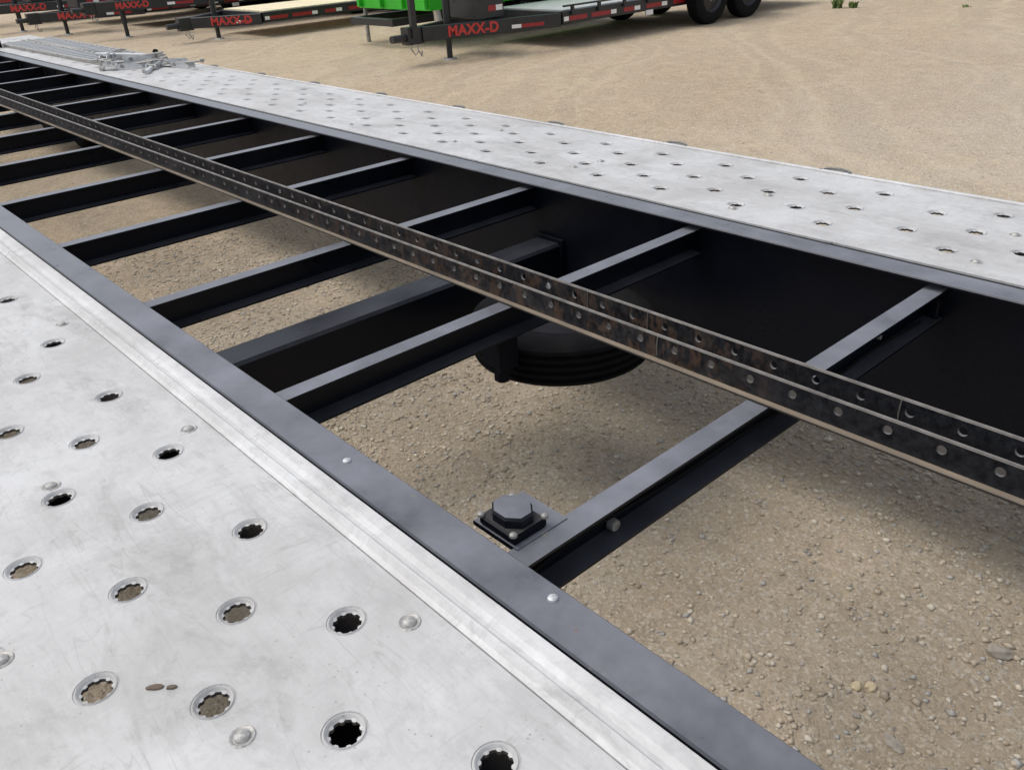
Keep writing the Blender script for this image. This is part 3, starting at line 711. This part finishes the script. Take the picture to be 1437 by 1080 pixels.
def flatbed(xc, yf, label, deck='wood', half=.72, deck_len=5.6, rows=(), textsize=.155, txt=True, toolbox=True, axle_off=4.1, zd=.42, tongue=1.25, foot=True, rub=True):
    """tandem equipment trailer, tongue towards +y, jack foot at (xc, yf)"""
    t = thing('equipment_trailer', label, 'trailer', (xc, yf, 0), 0, 'trailers parked in a row across the yard')
    P = MT['trailer']
    yd = -tongue                                            # front of the deck
    fz0, fz1 = zd-.15, zd-.005
    for sx in (-1, 1):
        mb = MB(); mb.box(sx*half-.03, sx*half+.03, yd-deck_len, yd, fz0, fz1, .006); sr_ = mb.build('side_rail', P, t)
        if sx == -1:
            for (a, b, w_) in rows:
                q = MB(); q.box(-half-.0335, -half-.0305, yd-b, yd-a, fz0+.035, fz0+.085); q.build('reflector', MT['red' if w_ == 'r' else 'white'], sr_)
        # tongue beam from deck corner to coupler
        a = Vector((sx*half, yd+.02, 0)); b = Vector((sx*.06, .42, 0)); d = (b-a); L = d.length; ang = math.atan2(d.y, d.x)
        mb = MB(); mb.box(0, L, -.03, .03, fz0-.02, fz1-.01, .006); tb = mb.build('tongue_beam', P, t, False, (a.x, a.y, 0)); tb.rotation_euler = (0, 0, ang)
        if sx == -1 and txt:
            me = text_mesh('MAXX-D', textsize, .006)
            lt = bpy.data.objects.new('lettering', me); COL.objects.link(lt); lt.parent = tb
            # letters run from the coupler back along the outer face of the beam
            lt.matrix_local = Matrix.Translation((L-.30, .034, (fz0+fz1)/2-.015)) @ Matrix(((-1, 0, 0, 0), (0, 0, 1, 0), (0, 1, 0, 0), (0, 0, 0, 1)))
            q = MB(); q.box(L*.30, L*.37, .0305, .0335, fz0+.02, fz0+.06); q.build('reflector', MT['white'], tb)
            q = MB(); q.box(L*.13, L*.295, .0305, .0335, fz0+.02, fz0+.06); q.build('reflector', MT['red'], tb)
    mb = MB(); mb.box(-.07, .07, .40, .62, fz0-.04, fz1, .01); mb.box(-.045, .045, .60, .80, fz0+.0, fz0+.075, .02); mb.build('coupler', P, t)
    mb = MB()
    for sx in (-1, 1):
        pts = [(sx*.05, .48, fz0-.03), (sx*.07, .50, fz0-.10), (sx*.06, .45, fz0-.17), (sx*.03, .42, fz0-.12)]; mb.tube(pts, .008, 5)
    mb.build('safety_chain', MT['dirtysteel'], t)
    j = MB()
    if foot:
        j.tube([(0, 0, .015), (0, 0, .30)], .034, 12); j.tube([(0, 0, .22), (0, 0, .82)], .045, 12); j.tube([(-.05, 0, .74), (-.16, 0, .74), (-.16, 0, .62)], .010, 6)
        jk = j.build('jack', P, t, True); q = MB(); q.lathe([(.001, .022), (.075, .018), (.09, .0), (.001, 0)], (0, 0, 0), 2, 16); q.build('foot_plate', MT['dirtysteel'], jk, True)
    # deck
    if deck == 'wood':
        mb = MB(); mb.box(-half+.032, -half+.032+.135, yd-deck_len+.05, yd-.04, zd-.025, zd+.012, .003); me = mb.mesh('deck_plank', MT['wood'])
        n = int((2*half-.064)/.145)
        for k in range(n): inst(me, 'deck_plank', t, (k*(2*half-.064-.135)/(n-1), 0, 0))
    else:
        mb = MB(); mb.box(-half+.032, half-.032, yd-deck_len+.05, yd-.04, zd-.02, zd+.008, .003); mb.build('deck_plate', MT['greydeck'], t)
    for k in range(7):
        y = yd-.3-k*(deck_len-.5)/6; mb = MB(); mb.box(-half+.03, half-.03, y-.025, y+.025, fz0+.02, fz1-.025); mb.build('cross_member', P, t)
    mb = MB(); mb.box(-half+.03, half-.03, yd-.04, yd+.01, fz0, zd-.006, .004); mb.build('bulkhead', P, t)
    if rub: mb = MB()
    if rub: mb.box(-half-.065, -half-.03, yd-deck_len, yd, zd+.045, zd+.065, .003)
    if rub:
      for k in range(12): y = yd-.15-k*(deck_len-.4)/11; mb.box(-half-.062, -half-.031, y-.02, y+.02, zd-.05, zd+.045)
    if rub: mb.build('rub_rail', P, t)
    for k in (0, 1):
        ya = -axle_off-k*.88
        for sx in (-1, 1):
            h = bpy.data.objects.new('wheel', None); COL.objects.link(h); h.parent = t
            h.location = (sx*(half+.07)-(.10 if False else 0), ya, .37); h.rotation_euler = (0, 0, math.pi if sx == 1 else 0)
            h.location.x = sx*(half+.06)-0.0 if sx == 1 else -(half+.06)
            # tyre meshes grow from 0 to +0.2 along local x, so push the left ones outwards
            h.location.x = -(half+.06)-.20+.0 if sx == -1 else (half+.06)+.20
            inst(me_bt, 'tyre', h); inst(me_brim, 'rim', h); inst(me_bhub, 'hub', h, (.02, 0, 0))
        mb = MB(); mb.tube([(-half-.1, ya, .37), (half+.1, ya, .37)], .035, 10); mb.build('axle', P, t)
    for sx in (-1, 1):
        mb = MB(); pr = []
        ya0, ya1 = -axle_off+.52, -axle_off-.88-.52
        prof = [(ya0, .42), (ya0-.16, .72), (ya0-.30, .80), (ya1+.30, .80), (ya1+.16, .72), (ya1, .42)]
        vs = []; xs_ = (sx*(half+.035), sx*(half+.29))
        for (y, z) in prof:
            for xx in xs_: vs += [(xx, y, z), (xx, y, z+.006)]
        fs = []
        for i in range(5):
            a = i*4; b = a+4; fs += [(a, a+2, b+2, b), (a+1, b+1, b+3, a+3), (a, b, b+1, a+1), (a+2, a+3, b+3, b+2)]
        mb.add(vs, fs); mb.build('fender', P, t)
    if toolbox:
        mb = MB(); mb.box(-.30, .30, -.62, -.22, fz1+.01, fz1+.34, .01); tbx = mb.build('toolbox', P, t)
        mb = MB(); mb.box(-.315, .315, -.635, -.205, fz1+.345, fz1+.365, .004); mb.build('lid', MT['greydeck'], tbx)
        mb = MB(); mb.box(-.3035, -.3005, -.60, -.50, fz1+.08, fz1+.14); mb.build('sticker', MT['white'], tbx)
        mb = MB(); mb.box(-.3035, -.3005, -.50, -.38, fz1+.08, fz1+.14); mb.build('sticker', MT['red'], tbx)
    mb = MB(); mb.box(-half-.035, -half-.01, -axle_off+1.0, -axle_off+1.14, fz0-.05, fz0+.01); mb.build('marker_light', MT['white'], t)
    return t

rw1 = [(.02, .10, 'w'), (.11, .42, 'r'), (.5, .85, 'r'), (.86, .96, 'w'), (1.1, 1.3, 'r'), (1.31, 1.42, 'w'), (1.55, 1.85, 'r'), (1.86, 1.97, 'w'), (2.1, 2.4, 'r')]
T1 = flatbed(8.42, -6.55, 'charcoal trailer with pale grey deck and red lettering, nearest of the parked row', 'grey', rows=rw1, half=.62, axle_off=3.93)
flatbed(13.92, -6.21, 'charcoal trailer with yellow pine plank deck and red lettering, left of the green bin', 'wood', rows=rw1, zd=.37, rub=False, toolbox=False, tongue=.45)
flatbed(16.05, -5.54, 'charcoal trailer third from the left end of the parked row', 'grey', rows=rw1, zd=.60, textsize=.13)
flatbed(18.0, -5.15, 'charcoal trailer second from the left end of the parked row', 'grey', rows=rw1, zd=.42)
flatbed(19.9, -4.88, 'charcoal trailer at the far left end of the parked row', 'grey', rows=rw1, zd=.52)
flatbed(22.3, -4.3, 'dark trailer behind the left end of the parked row, mostly hidden', 'wood', rows=rw1, zd=.6)

mb = MB(); mb.box(-.10, -.03, .50, .57, .30, 1.0, .01); mb.box(-.14, -.0, .47, .60, .96, 1.10, .02); mb.build('winch_post', MT['trailer'], T1)
# green dump body trailer between the first and the pine-decked one
g = thing('dump_trailer', 'bright green steel bin trailer standing on a thin dark leg between two charcoal trailers', 'dump trailer', (10.4, -7.05, 0))
mb = MB(); z0, z1 = .45, 1.35
mb.add([(-1.0, 0, z0), (.62, 0, z0), (.72, .05, z1), (-1.1, .05, z1), (-1.0, -3.4, z0), (.62, -3.4, z0), (.72, -3.45, z1), (-1.1, -3.45, z1)],
       [(0, 1, 2, 3), (5, 4, 7, 6), (4, 0, 3, 7), (1, 5, 6, 2), (1, 0, 4, 5)])
mb.build('bin', MT['green'], g)
mb = MB(); mb.box(-1.13, .75, .02, .08, z1-.05, z1+.03, .01); mb.box(-1.15, -1.09, -3.45, .02, z1-.05, z1+.03, .01); mb.box(.70, .76, -3.45, .02, z1-.05, z1+.03, .01); mb.build('rim_bar', MT['green'], g)
for xx in (-.95, -.45, .05, .56):
    mb = MB(); mb.box(xx-.03, xx+.03, .0, .06, z0+.02, z1-.05, .008); mb.build('rib', MT['green'], g)
mb = MB(); mb.box(-.5, -.42, -3.5, .25, .27, .36, .005); mb.box(.42, .5, -3.5, .25, .27, .36, .005); mb.box(-.42, .42, .17, .25, .27, .36, .005); mb.build('chassis', MT['trailer'], g)
mb = MB(); mb.tube([(.58, -.06, 0), (.58, -.06, z0)], .028, 10); lg = mb.build('leg', MT['dirtysteel'], g, True)
mb = MB(); mb.tube([(-.9, -.2, .30), (-.9, -.1, 1.0)], .05, 10); mb.build('hydraulic_ram', MT['zinc'], g, True)
for k in (0, 1):
    for sx in (-1, 1):
        h = bpy.data.objects.new('wheel', None); COL.objects.link(h); h.parent = g; h.location = (sx*.80, -1.9-k*.85, .37) if sx == -1 else (.80, -1.9-k*.85, .37); h.rotation_euler = (0, 0, math.pi if sx == 1 else 0)
        inst(me_bt, 'tyre', h, scale=(1, .8, .8)); h.location.z = .30; inst(me_brim, 'rim', h, scale=(1, .8, .8)); inst(me_bhub, 'hub', h, (.02, 0, 0))

# ------------------------------------------------------------------ weeds at the far right
def weed(x, y, h, n, label, seed):
    rng = random.Random(seed); mb = MB()
    for k in range(n):
        a = rng.uniform(0, 6.283); ln = h*rng.uniform(.5, 1.1); sp = rng.uniform(.2, .9); wdt = rng.uniform(.008, .018); bx_, by_ = rng.uniform(-.05, .05), rng.uniform(-.05, .05)
        d = Vector((math.cos(a), math.sin(a), 0)); s_ = Vector((-d.y, d.x, 0))*wdt; p0 = Vector((bx_, by_, 0)); p1 = p0+d*ln*sp*.4+Vector((0, 0, ln*.6)); p2 = p0+d*ln*sp+Vector((0, 0, ln*.75))
        mb.add([p0-s_*.5, p0+s_*.5, p1+s_, p1-s_, p2], [(0, 1, 2, 3), (3, 2, 4)])
    o = mb.build('weed', MT['leaf'], None, False, (x, y, 0)); tag(o, label, 'weed', 'green weeds on the dirt yard')
weed(6.95, -12.75, .20, 60, 'leafy green weed at the top edge of the yard, right of the trailer wheels', 1)
weed(6.75, -12.85, .12, 36, 'smaller green weed standing just right of the leafy one', 2)
weed(5.3, -13.3, .05, 14, 'low sparse weed nearest the top right corner of the yard', 4)
